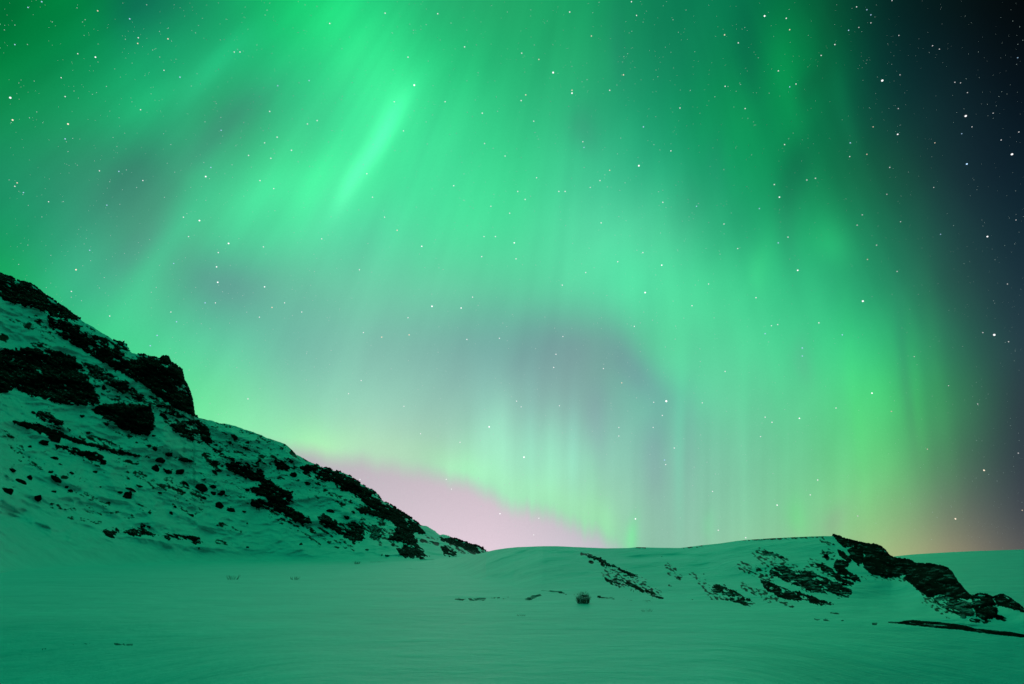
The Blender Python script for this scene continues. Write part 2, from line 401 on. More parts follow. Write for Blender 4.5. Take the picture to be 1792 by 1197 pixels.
class Hill:
    def __init__(s, xs, ridge, foot, ridge_D, g, relief, rows, jag):
        s.xs = xs; s.g = g
        s.ry = np.interp(xs, *zip(*ridge)); s.fy = np.interp(xs, *zip(*foot))
        k = np.interp(xs, *zip(*jag))
        s.ry = s.ry + k * (fbm(P2(xs, xs * 0, 14, 1, 2.0), 4) * 2.2 + pnoise(P2(xs, xs * 0, 2.5, 1, 7.0)) * 0.7)
        s.fD = ground_depth(xs, s.fy, 0.06); kk = np.exp(-0.5 * (np.arange(-90, 91) / 34.0) ** 2); s.fD = np.convolve(np.pad(s.fD, 90, mode='edge'), kk / kk.sum(), 'valid'); s.rD = np.interp(xs, *zip(*ridge_D))
        s.S = np.linspace(0, 1, rows)
        XX, SS = np.meshgrid(xs, s.S)
        YY = s.fy + (s.ry - s.fy) * SS
        k_ = np.exp(-0.5 * (np.arange(-60, 61) / 22.0) ** 2); k_ /= k_.sum()
        rs_ = np.convolve(np.pad(s.ry, 60, mode='edge'), k_, 'valid')
        U = (s.fy - YY) / (s.fy - rs_)
        gg = g(np.clip(U, 0, 0.97)) + np.maximum(U - 0.97, 0) * 1.1
        DD = s.fD + (s.rD - s.fD) * gg
        s.XX, s.YY = XX, YY
        P = at(XX, YY, DD)
        s.DD = DD + relief(P, XX, YY, SS) * smooth(0, 0.12, SS)
    def depth(s, px, py):
        """forward distance of the slope's surface behind photo point"""
        px = np.asarray(px, float); py = np.asarray(py, float)
        ix = np.clip(np.searchsorted(s.xs, px) - 1, 0, len(s.xs) - 2)
        fx = np.clip((px - s.xs[ix]) / (s.xs[ix + 1] - s.xs[ix]), 0, 1)
        out = 0
        for k, w in ((0, 1 - fx), (1, fx)):
            i = ix + k; t = np.clip((py - s.fy[i]) / (s.ry[i] - s.fy[i] - 1e-9), 0, 1) * (len(s.S) - 1)
            j = np.clip(t.astype(int), 0, len(s.S) - 2); f = t - j
            out = out + w * (s.DD[j, i] * (1 - f) + s.DD[j + 1, i] * f)
        return out
    def ridge_at(s, px):
        return np.interp(px, s.xs, s.ry)
    def build(s, name, label, mat, rock, back):
        V = at(s.XX, s.YY, s.DD - rock * s.DD / F * 2.0 * (0.6 + 0.8 * pnoise(P2(s.XX, s.YY, 6, 4, 3.0))))
        foot = V[0].copy(); foot[:, :2] *= 0.985; foot[:, 2] -= 0.8
        rows = [foot[None], V]; att = [np.zeros((1, len(s.xs))), rock]
        top = V[-1]; h = np.maximum(top[:, 2], 0.0) + 1.0
        away = top[:, :2] / np.linalg.norm(top[:, :2], axis=1)[:, None]
        for k, (o, dz) in enumerate(back):
            q = top.copy(); q[:, :2] += away * (h * o)[:, None]; q[:, 2] = top[:, 2] - (top[:, 2] + 2.0) * dz
            q[:, 2] += fbm(q / 12.0, 3) * h * 0.05 * (k > 0)
            rows.append(q[None]); att.append(rock[-1:] * (1 - dz) * 0.7)
        V = np.concatenate(rows); a = np.concatenate(att)
        me = np_mesh(name, V.reshape(-1, 3), grid_quads(V.shape[0], V.shape[1]), attrs={'rock': a.ravel()})
        return tag(link(name, me, mat), label, None, None, 'structure')

def strokes_density(X, Y, strokes, polys=()):
    d = np.zeros(X.shape)
    for (x1, y1, x2, y2, w, s) in strokes:
        k = (X > min(x1, x2) - 3 * w) & (X < max(x1, x2) + 3 * w) & (Y > min(y1, y2) - 3 * w) & (Y < max(y1, y2) + 3 * w)
        d[k] = np.maximum(d[k], s * (1 - smooth(0.5, 1.6, seg_dist(X[k], Y[k], x1, y1, x2 + 1e-3, y2) / w)))
    for poly, s, soft in polys:
        d = np.maximum(d, s * smooth(-soft, soft, poly_sd(X, Y, poly)))
    return d

# ---- the far right ridge
xs = np.arange(1380, 2600, 6.0)
far = Hill(xs, [(1380, 985), (1540, 977), (1566, 973.5), (1600, 970), (1650, 967), (1700, 964.5), (1792, 961.5), (1950, 956), (2600, 950)],
           [(1380, 1010), (1792, 1015), (2600, 1025)], [(1380, 240), (2600, 240)], lambda s: 0.5 * s ** 0.8 + 0.5 * (1 - (1 - s) ** 0.7),
           lambda P, X, Y, S: 3.0 * fbm(P / 30.0, 3), 60, [(1380, 0.15), (2600, 0.15)])
rk = strokes_density(far.XX, far.YY, [(1722, 995, 1750, 1010, 5, 0.42), (1785, 990, 1800, 1010, 4, 0.4), (1715, 1012, 1740, 1020, 5, 0.35)])
far.build('distant_ridge', 'long smooth snow ridge beyond the dark cliff of the right hill', M_SLOPE, rk, [(1.5, 0.05), (5, 0.4), (10, 1.0)])

# ---- the craggy mountain on the left
LR = [(-420, 215), (-300, 290), (-150, 385), (-60, 440), (0, 479), (30, 492), (60, 501), (80, 518), (110, 538), (135, 556), (150, 565), (180, 583), (203, 598), (215, 599), (222, 606), (230, 617), (245, 621), (262, 625),
      (280, 629), (285, 624), (296, 626), (301, 638), (312, 642), (320, 649), (324, 668), (332, 684), (338, 700), (340, 715), (342, 729), (355, 733), (375, 738), (410, 745), (440, 755), (470, 767), (500, 777), (508, 785), (518, 795),
      (530, 801), (545, 810), (575, 822), (600, 827), (615, 835), (630, 846), (641, 853), (650, 857), (662, 867), (668, 877), (680, 881), (697, 894), (710, 901), (725, 912), (735, 919), (748, 921), (760, 929), (770, 936), (785, 937), (795, 944), (810, 948), (822, 953), (838, 958), (846, 962), (853, 967), (862, 974), (900, 985)]
LF = [(-420, 1040), (-100, 1010), (0, 1000), (150, 992), (300, 985), (450, 982), (640, 983), (780, 985), (900, 990)]
LD = [(-420, 190), (-100, 235), (0, 255), (250, 260), (450, 276), (600, 282), (853, 285), (900, 262)]
xs = np.concatenate([np.arange(-420, 0, 4.0), np.arange(0, 901, 1.25)])
def left_relief(P, X, Y, S):
    a = P * [1 / 30.0, 1 / 30.0, 1 / 18.0]
    r = -5.0 * fbm(a, 4, ridged=True) - 1.2 * fbm(P / 7.0, 3)
    # gullies running down to the right under the crags
    c = P2(X, Y, 14, 120, 4.0, math.radians(-52))
    r += 0.8 * pnoise(c) * smooth(430, 520, X) * smooth(860, 900, Y)
    # wind-scooped hollow at the foot on the left
    r += 5 * np.exp(-(((X - 10) / 60) ** 2 + ((Y - 902) / 15) ** 2)) 
    return r * (1 - 0.75 * smooth(0.93, 1.0, S))
left = Hill(xs, LR, LF, LD, lambda s: 0.45 * s ** 0.6 + 0.55 * s, left_relief, 330,
            [(-420, 3), (130, 1.2), (200, 1.5), (345, 1.4), (500, 0.8), (520, 1.2), (853, 1.4), (870, 0.1), (900, 0)])

# outcrops: (name, label, hill, polygon, bulge px, hole threshold, material, dust)
OUT_L = [
 ('crag', 'long dark crag along the skyline at the top left of the mountain', [(-60,436),(0,477),(40,490),(65,502),(85,519),(115,540),(137,556),(133,566),(113,560),(83,549),(58,538),(20,530),(0,520),(-60,480)], 5, 0.40, 'R', 0.08),
 ('crag', 'dark rock band slanting beneath the skyline, between two strips of snow', [(83,553),(118,562),(150,582),(178,590),(203,600),(216,600),(224,612),(232,622),(250,622),(268,630),(262,662),(240,668),(214,654),(191,640),(160,621),(130,604),(105,588),(86,570)], 6, 0.36, 'R', 0.08),
 ('crag', 'blunt overhanging crag where the mountain skyline drops sheer', [(250,622),(262,625),(280,628),(285,621),(297,624),(303,637),(322,647),(326,668),(336,686),(342,706),(344,730),(330,724),(300,709),(275,692),(254,676),(240,660),(244,640)], 9, 0.46, 'R', 0.05),
 ('rock_outcrop', 'broad black rock face on the mountain below the skyline crag, at the photo edge', [(-40,604),(0,613),(30,609),(63,609),(100,613),(130,626),(143,640),(156,666),(171,690),(174,706),(150,710),(105,706),(83,699),(50,691),(25,678),(0,667),(-40,650)], 8, 0.45, 'R', 0.06),
 ('rock_outcrop', 'small dark rock wedge under the broad black rock face, at the photo edge', [(-30,655),(0,650),(36,665),(26,680),(10,688),(-30,688)], 4, 0.6, 'R', 0.0),
 ('rock_outcrop', 'ragged broken rock band running down towards the foot of the blunt crag', [(143,634),(170,640),(200,655),(222,668),(245,688),(272,696),(300,712),(322,726),(312,730),(280,720),(250,708),(222,694),(196,676),(160,654)], 4, 0.32, 'D', 0.1),
 ('rock_outcrop', 'squarish black rock block standing out of the snow below the crags', [(162,716),(180,706),(216,705),(240,708),(264,709),(269,730),(270,750),(262,760),(238,761),(221,754),(196,738),(168,724)], 8, 0.52, 'R', 0.03),
 ('rock_ledge', 'long thin black rock ledge crossing the left snow slope', [(18,737),(45,738),(75,743),(105,757),(146,771),(170,778),(196,784),(226,792),(262,801),(225,799),(190,790),(170,784),(140,776),(100,764),(60,754),(35,746)], 3.5, 0.62, 'R', 0.0),
 ('rock_ledge', 'short broken rock ledge just above the long thin black ledge', [(62,722),(82,718),(95,728),(110,740),(122,752),(105,752),(85,744),(66,736)], 3, 0.35, 'D', 0.05),
 ('rock_ledge', 'ragged rock ledge just below the long thin black ledge', [(97,779),(125,784),(150,790),(172,794),(182,802),(187,811),(176,813),(160,804),(140,799),(122,790),(100,784)], 3, 0.45, 'R', 0.0),
 ('rock_outcrop', 'shattered rocks in snow below the sheer drop of the skyline', [(296,742),(318,738),(345,735),(362,746),(369,760),(366,768),(380,776),(388,786),(392,798),(380,794),(362,776),(340,772),(318,764),(302,754)], 4, 0.34, 'D', 0.05),
 ('rock_outcrop', 'dark slab in the snow left of the lumpy black outcrop chain', [(396,811),(417,808),(450,816),(466,832),(458,842),(436,838),(414,830),(398,822)], 5, 0.45, 'R', 0.0),
 ('rock_outcrop', 'lumpy black outcrop chain tumbling down the middle of the mountain', [(456,838),(473,840),(489,854),(512,862),(513,876),(500,884),(515,890),(540,905),(544,914),(525,917),(505,907),(489,898),(462,889),(440,884),(441,874),(464,871),(440,864),(430,856),(448,853)], 7, 0.40, 'R', 0.0),
 ('rock_ledge', 'low rock rib near the skyline above the lumpy black outcrop chain', [(478,806),(494,808),(508,818),(500,824),(486,820)], 3, 0.5, 'R', 0.0),
 ('rock_outcrop', 'dark rock brow hugging the skyline halfway down the mountain', [(524,818),(540,812),(556,816),(579,822),(600,829),(618,838),(634,850),(648,858),(664,870),(668,880),(684,884),(701,896),(717,906),(734,920),(744,934),(732,934),(712,922),(690,914),(668,904),(648,888),(630,872),(618,864),(597,858),(580,842),(556,840),(540,834)], 6, 0.40, 'R', 0.0),
 ('rock_ledge', 'thin curved rock ledge over a smooth white drift near the skyline', [(624,890),(640,888),(665,894),(690,904),(712,916),(728,928),(722,934),(700,922),(676,908),(650,902),(630,898)], 4, 0.6, 'R', 0.0),
 ('rock_outcrop', 'jumbled dark outcrop dropping to the mountain foot beside the right end', [(694,916),(708,920),(724,936),(734,958),(748,974),(738,978),(718,976),(700,972),(694,962),(710,952),(696,946),(678,948),(676,940),(692,932)], 7, 0.40, 'R', 0.0),
 ('rock_outcrop', 'slanting strip of black rocks above the smooth gullies', [(554,908),(567,897),(580,908),(595,917),(612,914),(626,916),(638,932),(634,946),(618,950),(606,942),(590,932),(572,922)], 5, 0.42, 'R', 0.05),
 ('rock_outcrop', 'broken grey rocks between the black strip and the jumbled outcrop', [(636,918),(655,914),(668,922),(672,936),(664,944),(650,942),(640,932)], 3, 0.22, 'D', 0.1),
 ('rock_outcrop', 'last knobbly rocks where the mountain skyline meets the snow mound', [(770,940),(790,943),(805,948),(822,952),(840,958),(854,966),(852,971),(838,970),(822,966),(806,958),(790,952),(776,948)], 4, 0.45, 'R', 0.0),
 ('rock_outcrop', 'small rocks at the mountain foot just short of the snow mound', [(772,958),(784,954),(794,962),(800,972),(790,974),(778,970)], 3, 0.4, 'R', 0.0),
 ('rock_ledge', 'broken line of low rocks at the base of the left snow slope', [(178,928),(200,924),(222,928),(248,918),(266,924),(286,934),(312,934),(336,938),(356,948),(350,952),(326,944),(300,942),(284,944),(262,936),(244,938),(224,934),(196,938)], 3, 0.26, 'D', 0.0),
]
L_STROKES = [(60, 560, 90, 585, 14, 0.45), (140, 568, 200, 596, 12, 0.40), (100, 640, 220, 680, 16, 0.42), (190, 690, 330, 728, 14, 0.42), (20, 560, 60, 575, 5, 0.5), (0, 590, 10, 592, 6, 0.75), (60, 602, 85, 606, 6, 0.55),
 (10, 760, 35, 790, 10, 0.42), (40, 800, 70, 818, 12, 0.4), (146, 765, 206, 785, 10, 0.48), (150, 800, 172, 812, 8, 0.45), (205, 805, 240, 810, 4, 0.5), (218, 810, 224, 838, 4, 0.5), (240, 828, 288, 856, 9, 0.50), (295, 845, 350, 870, 11, 0.50),
 (300, 738, 360, 760, 16, 0.45), (345, 740, 395, 745, 6, 0.46), (400, 740, 470, 768, 8, 0.42), (400, 780, 500, 815, 18, 0.43), (470, 770, 520, 790, 8, 0.40), (380, 780, 420, 830, 14, 0.42), (360, 800, 385, 818, 9, 0.6), (511, 792, 537, 803, 5, 0.65),
 (560, 850, 600, 880, 8, 0.45), (600, 870, 650, 900, 8, 0.42), (655, 895, 700, 915, 8, 0.5), (637, 915, 668, 943, 12, 0.46), (664, 905, 690, 950, 10, 0.46), (520, 912, 590, 957, 4, 0.52), (500, 905, 560, 955, 3, 0.50), (540, 908, 605, 958, 3, 0.50), (560, 915, 620, 962, 3, 0.46),
 (455, 890, 520, 925, 8, 0.42), (738, 946, 766, 952, 3, 0.7), (745, 938, 765, 944, 3, 0.5), (788, 952, 806, 951, 3, 0.7), (816, 958, 828, 967, 5, 0.65), (800, 960, 812, 966, 4, 0.55),
 (90, 885, 130, 892, 5, 0.42), (160, 874, 190, 884, 6, 0.45), (120, 905, 175, 915, 4, 0.42), (150, 890, 230, 905, 7, 0.36), (240, 885, 262, 895, 5, 0.42), (300, 880, 345, 905, 6, 0.40), (310, 870, 350, 895, 8, 0.36), (380, 915, 420, 930, 5, 0.42), (400, 855, 440, 880, 8, 0.35), (380, 948, 404, 953, 4, 0.52),
 (230, 700, 240, 735, 6, 0.35), (185, 740, 250, 770, 9, 0.40), (30, 870, 70, 880, 5, 0.35), (120, 858, 160, 868, 6, 0.35), (100, 832, 150, 840, 6, 0.38), (260, 780, 320, 800, 7, 0.40), (270, 815, 325, 835, 7, 0.35)]
rk = strokes_density(left.XX, left.YY, L_STROKES, [(p[2], 0.42, 9.0) for p in OUT_L])
nz = fbm(P2(left.XX, left.YY, 15, 5.5, 1.0, math.radians(24)), 4)
nz2 = fbm(P2(left.XX, left.YY, 5, 3, 6.0, math.radians(24)), 2)
hillside = smooth(-5, 60, left.YY - left.ry) * 0 + smooth(960, 900, left.YY) * 0.16 if False else (1 - smooth(860, 950, left.YY)) * (0.21 + 0.08 * smooth(300, 400, left.XX))
rk = np.clip(np.maximum(rk, hillside) * 1.0 + (nz * 0.75 + nz2 * 0.3) * smooth(0.04, 0.3, np.maximum(rk, hillside)), 0, 1)
left.build('mountain', 'steep craggy snow-covered mountain falling to the right', M_SLOPE, rk, [(0.04, 0.01), (0.4, 0.2), (1.2, 0.6), (2.0, 1.0)])

# ---- the snow mound and the hill with the dark cliff
RR_ = [(640, 984), (720, 982), (780, 978), (800, 975.5), (830, 971), (850, 966), (868, 962), (885, 959.5), (905, 957.5), (950, 955.8), (975, 955.8), (1000, 957), (1060, 959.5), (1100, 959), (1115, 957.5), (1150, 958.5), (1190, 959), (1230, 954), (1260, 951), (1290, 946.5), (1310, 944.5), (1350, 942), (1400, 939.5), (1440, 938), (1460, 938), (1470, 941), (1480, 946),
       (1494, 948.5), (1507, 952), (1521, 954), (1534, 955), (1544, 960), (1551, 967), (1557, 975), (1567, 979), (1584, 980.5), (1596, 984), (1601, 988), (1626, 989.5), (1648, 992.5), (1659, 997), (1667, 1005), (1676, 1019), (1688, 1033), (1698, 1045), (1703, 1044), (1712, 1041), (1728, 1042), (1738, 1048), (1746, 1044), (1756, 1042), (1770, 1050),
       (1788, 1064), (1800, 1074), (1860, 1088), (1960, 1098), (2100, 1104)]
RF = [(640, 992), (720, 995), (800, 1008), (900, 1036), (1020, 1044), (1150, 1056), (1250, 1066), (1400, 1078), (1520, 1089), (1600, 1090), (1700, 1098), (1792, 1110), (1900, 1118), (2100, 1130)]
RD = [(640, 190), (760, 165), (850, 120), (950, 100), (1100, 90), (1300, 82), (1460, 74), (1560, 66), (1600, 61), (1660, 52), (1700, 45), (1740, 42.5), (1792, 38), (1860, 33.5), (2100, 30)]
xs = np.arange(640, 2101, 1.25)
def right_relief(P, X, Y, S):
    r = -1.7 * fbm(P / 9.0, 3) - 0.25 * fbm(P / 2.6, 3)
    # crescent hollows scooped under the cornice
    for cx, cy, sx, sy, a in ((1110, 976, 34, 6, 1.0), (1180, 974, 50, 4.5, 0.9), (930, 968, 60, 4, 0.5), (985, 968, 24, 5, 0.5), (870, 1012, 40, 8, 0.9), (940, 1000, 30, 16, -0.5), (1310, 985, 60, 14, -1.2), (1560, 1040, 50, 22, 0.8), (1600, 1060, 22, 12, -0.4), (1250, 1000, 50, 22, 0.6), (1230, 985, 20, 12, 0.5), (1000, 1015, 26, 10, 0.5)):
        r += 1.6 * a * np.exp(-((X - cx) / sx) ** 2 - ((Y - cy) / sy) ** 2)
    # diagonal rib carrying the stones and heath
    d = (Y - np.interp(X, [1018, 1045, 1068, 1096, 1121, 1165], [969, 976, 989, 1001, 1011, 1034]))
    r -= 1.0 * np.exp(-(d / 7) ** 2) * smooth(1000, 1040, X) * (1 - smooth(1130, 1170, X))
    return r * (1 - 0.7 * smooth(0.9, 1.0, S))
right = Hill(xs, RR_, RF, RD, lambda s: 0.5 * s ** 0.8 + 0.5 * (1 - (1 - s) ** 0.65), right_relief, 130,
             [(640, 0), (1450, 0.1), (1470, 0.5), (1550, 0.8), (1600, 0.8), (1800, 0.8), (1850, 0.1), (2100, 0)])
OUT_R = [
 ('cliff', 'rounded black cliff crowning the right hill, touching the skyline', [(1459,937),(1467,939),(1479,944),(1494,947),(1507,951),(1521,953),(1534,954),(1544,959),(1551,966),(1557,974),(1567,978),(1584,979),(1597,983),(1601,988),(1594,997),(1587,1003),(1581,1007),(1564,1011),(1551,1010),(1534,1007),(1521,1002),(1512,992),(1509,980),(1516,972),(1505,964),(1494,957),(1480,958),(1467,951)], 9, 0.64, 'R', 0.0),
 ('rock_outcrop', 'ragged dark rock beside the rounded black cliff, across a snow chute', [(1484,963),(1492,958),(1502,960),(1509,968),(1511,977),(1508,986),(1502,990),(1497,983),(1487,976)], 5, 0.6, 'R', 0.0),
 ('cliff', 'long sloping black cliff below the rounded one on the right hill', [(1601,987),(1626,988),(1648,991),(1659,996),(1667,1004),(1677,1018),(1689,1032),(1700,1047),(1691,1049),(1668,1047),(1645,1040),(1625,1046),(1611,1036),(1601,1027),(1589,1018),(1581,1012),(1588,1004)], 9, 0.66, 'R', 0.0),
 ('rock_outcrop', 'snow-streaked rocky shoulder under the long sloping cliff', [(1634,1049),(1646,1041),(1673,1047),(1694,1050),(1702,1058),(1704,1077),(1688,1083),(1673,1075),(1658,1068),(1642,1058)], 5, 0.40, 'D', 0.05),
 ('rock_outcrop', 'domed dark rock mass next to the snow-streaked shoulder', [(1700,1045),(1716,1040),(1734,1044),(1744,1058),(1746,1078),(1724,1086),(1709,1078),(1703,1061)], 7, 0.52, 'R', 0.03),
 ('rock_outcrop', 'dark rock tail tapering down at the end of the right hill', [(1737,1047),(1753,1041),(1771,1050),(1789,1064),(1798,1073),(1778,1066),(1760,1062),(1746,1060)], 5, 0.6, 'R', 0.0),
 ('rock_outcrop', 'scatter of black rocks high on the right hill next to the cliff', [(1466,962),(1476,966),(1488,976),(1491,984),(1486,990),(1478,992),(1486,1000),(1500,1008),(1506,1017),(1496,1018),(1482,1010),(1470,1004),(1458,994),(1462,982),(1468,976)], 5, 0.42, 'R', 0.0),
 ('rock_outcrop', 'slim black rock wedge beneath the scatter of rocks on the right hill', [(1428,986),(1440,986),(1455,996),(1468,1006),(1478,1014),(1494,1020),(1490,1026),(1472,1020),(1456,1008),(1440,1000)], 4, 0.5, 'R', 0.0),
 ('rock_outcrop', 'big dark slanting rock patch in the middle of the right hill', [(1345,992),(1371,990),(1395,998),(1419,1000),(1447,1013),(1471,1022),(1490,1034),(1491,1044),(1470,1047),(1444,1038),(1413,1035),(1389,1024),(1371,1014),(1350,1006)], 5, 0.38, 'D', 0.0),
 ('rock_ledge', 'long low rock ledge beneath the big slanting rock patch', [(1330,1014),(1350,1019),(1377,1032),(1407,1038),(1438,1050),(1459,1058),(1431,1059),(1407,1053),(1383,1050),(1362,1044),(1340,1032)], 4, 0.46, 'R', 0.0),
 ('rock_ledge', 'thin faint rock ledge near the top of the right hill', [(1333,964),(1350,966),(1368,974),(1382,981),(1372,982),(1352,974),(1336,970)], 2.5, 0.34, 'D', 0.05),
 ('heath_patch', 'brown heath-covered hummock at the foot of the right hill', [(1238,1032),(1250,1024),(1264,1022),(1282,1032),(1300,1043),(1326,1058),(1304,1061),(1280,1060),(1258,1052),(1246,1042)], 3, 0.25, 'H', 0.05),
 ('heath_patch', 'dark heath streak slanting down the smooth mound', [(1058,1010),(1076,1010),(1092,1014),(1110,1022),(1130,1031),(1148,1038),(1165,1047),(1148,1047),(1128,1042),(1112,1036),(1094,1030),(1076,1026),(1062,1018)], 2.5, 0.24, 'H', 0.0),
 ('heath_patch', 'small dark hummock at the valley edge near the heath-covered one', [(1188,1056),(1200,1050),(1212,1049),(1226,1052),(1236,1058),(1246,1068),(1232,1066),(1220,1064),(1206,1062),(1194,1062)], 3, 0.36, 'H', 0.0),
 ('rock_ledge', 'fine line of stones along the rib of the smooth mound', [(1026,973),(1040,973),(1050,977),(1068,987),(1090,997),(1108,1004),(1122,1012),(1108,1009),(1090,1003),(1068,993),(1050,984),(1034,978)], 2, 0.45, 'R', 0.0),
]
R_STROKES = [(1018, 969, 1036, 973, 3, 0.5), (1033, 983, 1036, 984, 3, 0.8), (1053, 987, 1056, 989, 3, 0.8), (1065, 998, 1125, 1020, 9, 0.42), (1060, 1005, 1150, 1040, 9, 0.42), (1168, 990, 1180, 997, 5, 0.5), (1186, 1011, 1190, 1013, 3, 0.7), (1172, 1003, 1190, 1010, 5, 0.42), (1172, 1024, 1178, 1026, 3, 0.5),
 (1210, 1004, 1222, 1012, 5, 0.4), (1225, 1020, 1240, 1030, 5, 0.4), (1232, 1022, 1250, 1050, 8, 0.4), (1300, 990, 1345, 1010, 12, 0.43), (1330, 970, 1380, 1005, 14, 0.42), (1340, 980, 1420, 1005, 10, 0.42), (1438, 944, 1450, 952, 5, 0.46), (1444, 973, 1447, 976, 5, 0.75), (1438, 966, 1458, 970, 5, 0.46),
 (1420, 985, 1470, 1010, 10, 0.42), (1300, 1024, 1345, 1050, 7, 0.45), (1330, 1035, 1385, 1062, 5, 0.45), (1455, 1074, 1475, 1078, 4, 0.6), (1150, 1052, 1180, 1060, 5, 0.48), (1160, 1057, 1172, 1062, 4, 0.6), (1745, 1080, 1758, 1084, 4, 0.7), (1620, 1050, 1660, 1075, 9, 0.40), (1700, 1085, 1726, 1088, 4, 0.55),
 (1600, 1020, 1625, 1046, 6, 0.48), (1515, 1010, 1580, 1014, 5, 0.4), (1120, 1052, 1180, 1060, 5, 0.36), (1300, 945, 1440, 940, 2, 0.50), (1190, 959, 1230, 956, 2, 0.4), (1108, 958, 1130, 959, 1.5, 0.5)]
rk = strokes_density(right.XX, right.YY, [(a, b, c, d, e, f + 0.05) for a, b, c, d, e, f in R_STROKES], [(p[2], 0.47 if p[0] == 'heath_patch' or p[5] == 'D' else 0.38, 5.0) for p in OUT_R])
nz = fbm(P2(right.XX, right.YY, 8, 3, 1.0, math.radians(24)), 4)
rk = np.clip(rk + nz * 0.8 * smooth(0.04, 0.3, rk), 0, 1)
right.build('snow_hill', 'low rounded snow mound rising into a hill with dark cliffs', M_SLOPE, rk, [(0.3, 0.02), (1.5, 0.2), (4, 0.7), (7, 1.0)])

# ------------------------------------------------------------------ outcrops, each its own mesh standing out of its slope
MATS = {'R': M_ROCK, 'D': M_ROCK_DUSTED, 'H': M_HEATH}
def outcrop(name, label, poly, bulge, hole, mk, dust, depth, ridge_y=None, step=1.0, edge=4.4, ang=24, seed=0.0, group=None, cat=None):
    P = np.array(poly, float); x0, y0 = P.min(0) - 7; x1, y1 = P.max(0) + 7
    X, Y = np.meshgrid(np.arange(x0, x1, step), np.arange(y0, y1, step))
    sd = poly_sd(X, Y, poly)
    a = math.radians(ang)
    sd = sd + edge * (fbm(P2(X, Y, 9, 5, seed, a), 4) * 1.5 + 0.55 * fbm(P2(X, Y, 3.0, 2.2, seed + 1, a), 2)) + 0.6
    if ridge_y is not None:
        sd = np.minimum(sd, Y - ridge_y(X) + 1.6 + 1.4 * fbm(P2(X, Y, 5, 5, seed + 3), 2))
    n = fbm(P2(X, Y, 13, 4.5, seed + 11, a), 4) * 0.5 + 0.5 * fbm(P2(X, Y, 26, 12, seed + 5, a), 2) + 0.15
    n = n + 0.30 * fbm(P2(X, Y, 5, 2.6, seed + 17, a), 3) + 0.10 * np.exp(-np.maximum(sd, 0) / 4.0)
    m_ = np.minimum(sd, (hole - n) * 14)
    D0 = depth(X, Y)
    px2m = D0 / F
    rn = fbm(P2(X, Y, 22, 15, seed + 2, a), 4, 0.55, ridged=True) * 3.4 + fbm(P2(X, Y, 5.5, 4, seed + 8, a), 3) * 2.0 
    st_ = np.floor((Y * math.cos(a) - X * math.sin(a)) / 9.0 + pnoise(P2(X, Y, 30, 30, seed)) * 1.2)
    rn += ((Y * math.cos(a) - X * math.sin(a)) / 9.0 - st_) * 1.0
    up = np.clip(m_, 0, None)
    off = np.where(m_ > 0, bulge * (1 - np.exp(-up / (0.55 * bulge + 1.0))) + rn * (1 - np.exp(-up / 3.0)) * min(1, bulge / 6.0), m_ * 1.1)
    D = D0 - off * px2m
    keep = m_ > -3.0
    V = at(X, Y, D)
    Q = grid_quads(*X.shape); k = keep.ravel(); Q = Q[k[Q].all(1)]
    if len(Q) == 0: return None
    used, inv = np.unique(Q, return_inverse=True); Q = inv.reshape(-1, 4); V = V.reshape(-1, 3)[used]
    # closed at the back: the same sheet pushed into the slope
    n_ = len(V); away = V[:, :2] / np.linalg.norm(V[:, :2], axis=1)[:, None]
    B = V.copy(); B[:, :2] += away * (px2m.ravel()[used] * (bulge + 6))[:, None]; B[:, 2] -= px2m.ravel()[used] * 2
    E1 = np.concatenate([Q[:, [i, (i + 1) % 4]] for i in range(4)])
    key = E1[:, 0].astype(np.int64) * n_ + E1[:, 1]; rev = E1[:, 1].astype(np.int64) * n_ + E1[:, 0]
    bd = E1[~np.isin(key, rev)]
    side = np.stack([bd[:, 1], bd[:, 0], bd[:, 0] + n_, bd[:, 1] + n_], -1)
    Qa = np.concatenate([Q, Q[:, ::-1] + n_, side]); Va = np.concatenate([V, B])
    c = V.mean(0); Va = Va - c
    me = np_mesh(name, Va, Qa, attrs={'dust': np.full(len(Va), dust)})
    o = link(name, me, MATS[mk]); o.location = c
    cat = cat or {'crag': 'crag', 'cliff': 'cliff', 'rock_ledge': 'rock ledge', 'rock_outcrop': 'rock outcrop', 'heath_patch': 'heath', 'stream_bank': 'bank', 'drift_shade_strip': 'bare patch'}[name]
    return tag(o, label, cat, group)
for i, (n, l, p, b, h, mk, du) in enumerate(OUT_L):
    outcrop(n, l, p, b, h, mk, du, left.depth, left.ridge_at, seed=20.0 + 3.7 * i, group='rock outcrops on the left mountain')
for i, (n, l, p, b, h, mk, du) in enumerate(OUT_R):
    outcrop(n, l, p, b, h, mk, du, right.depth, right.ridge_at, step=0.8, edge=2.8, seed=120.0 + 3.7 * i, group='rock outcrops on the right hill')

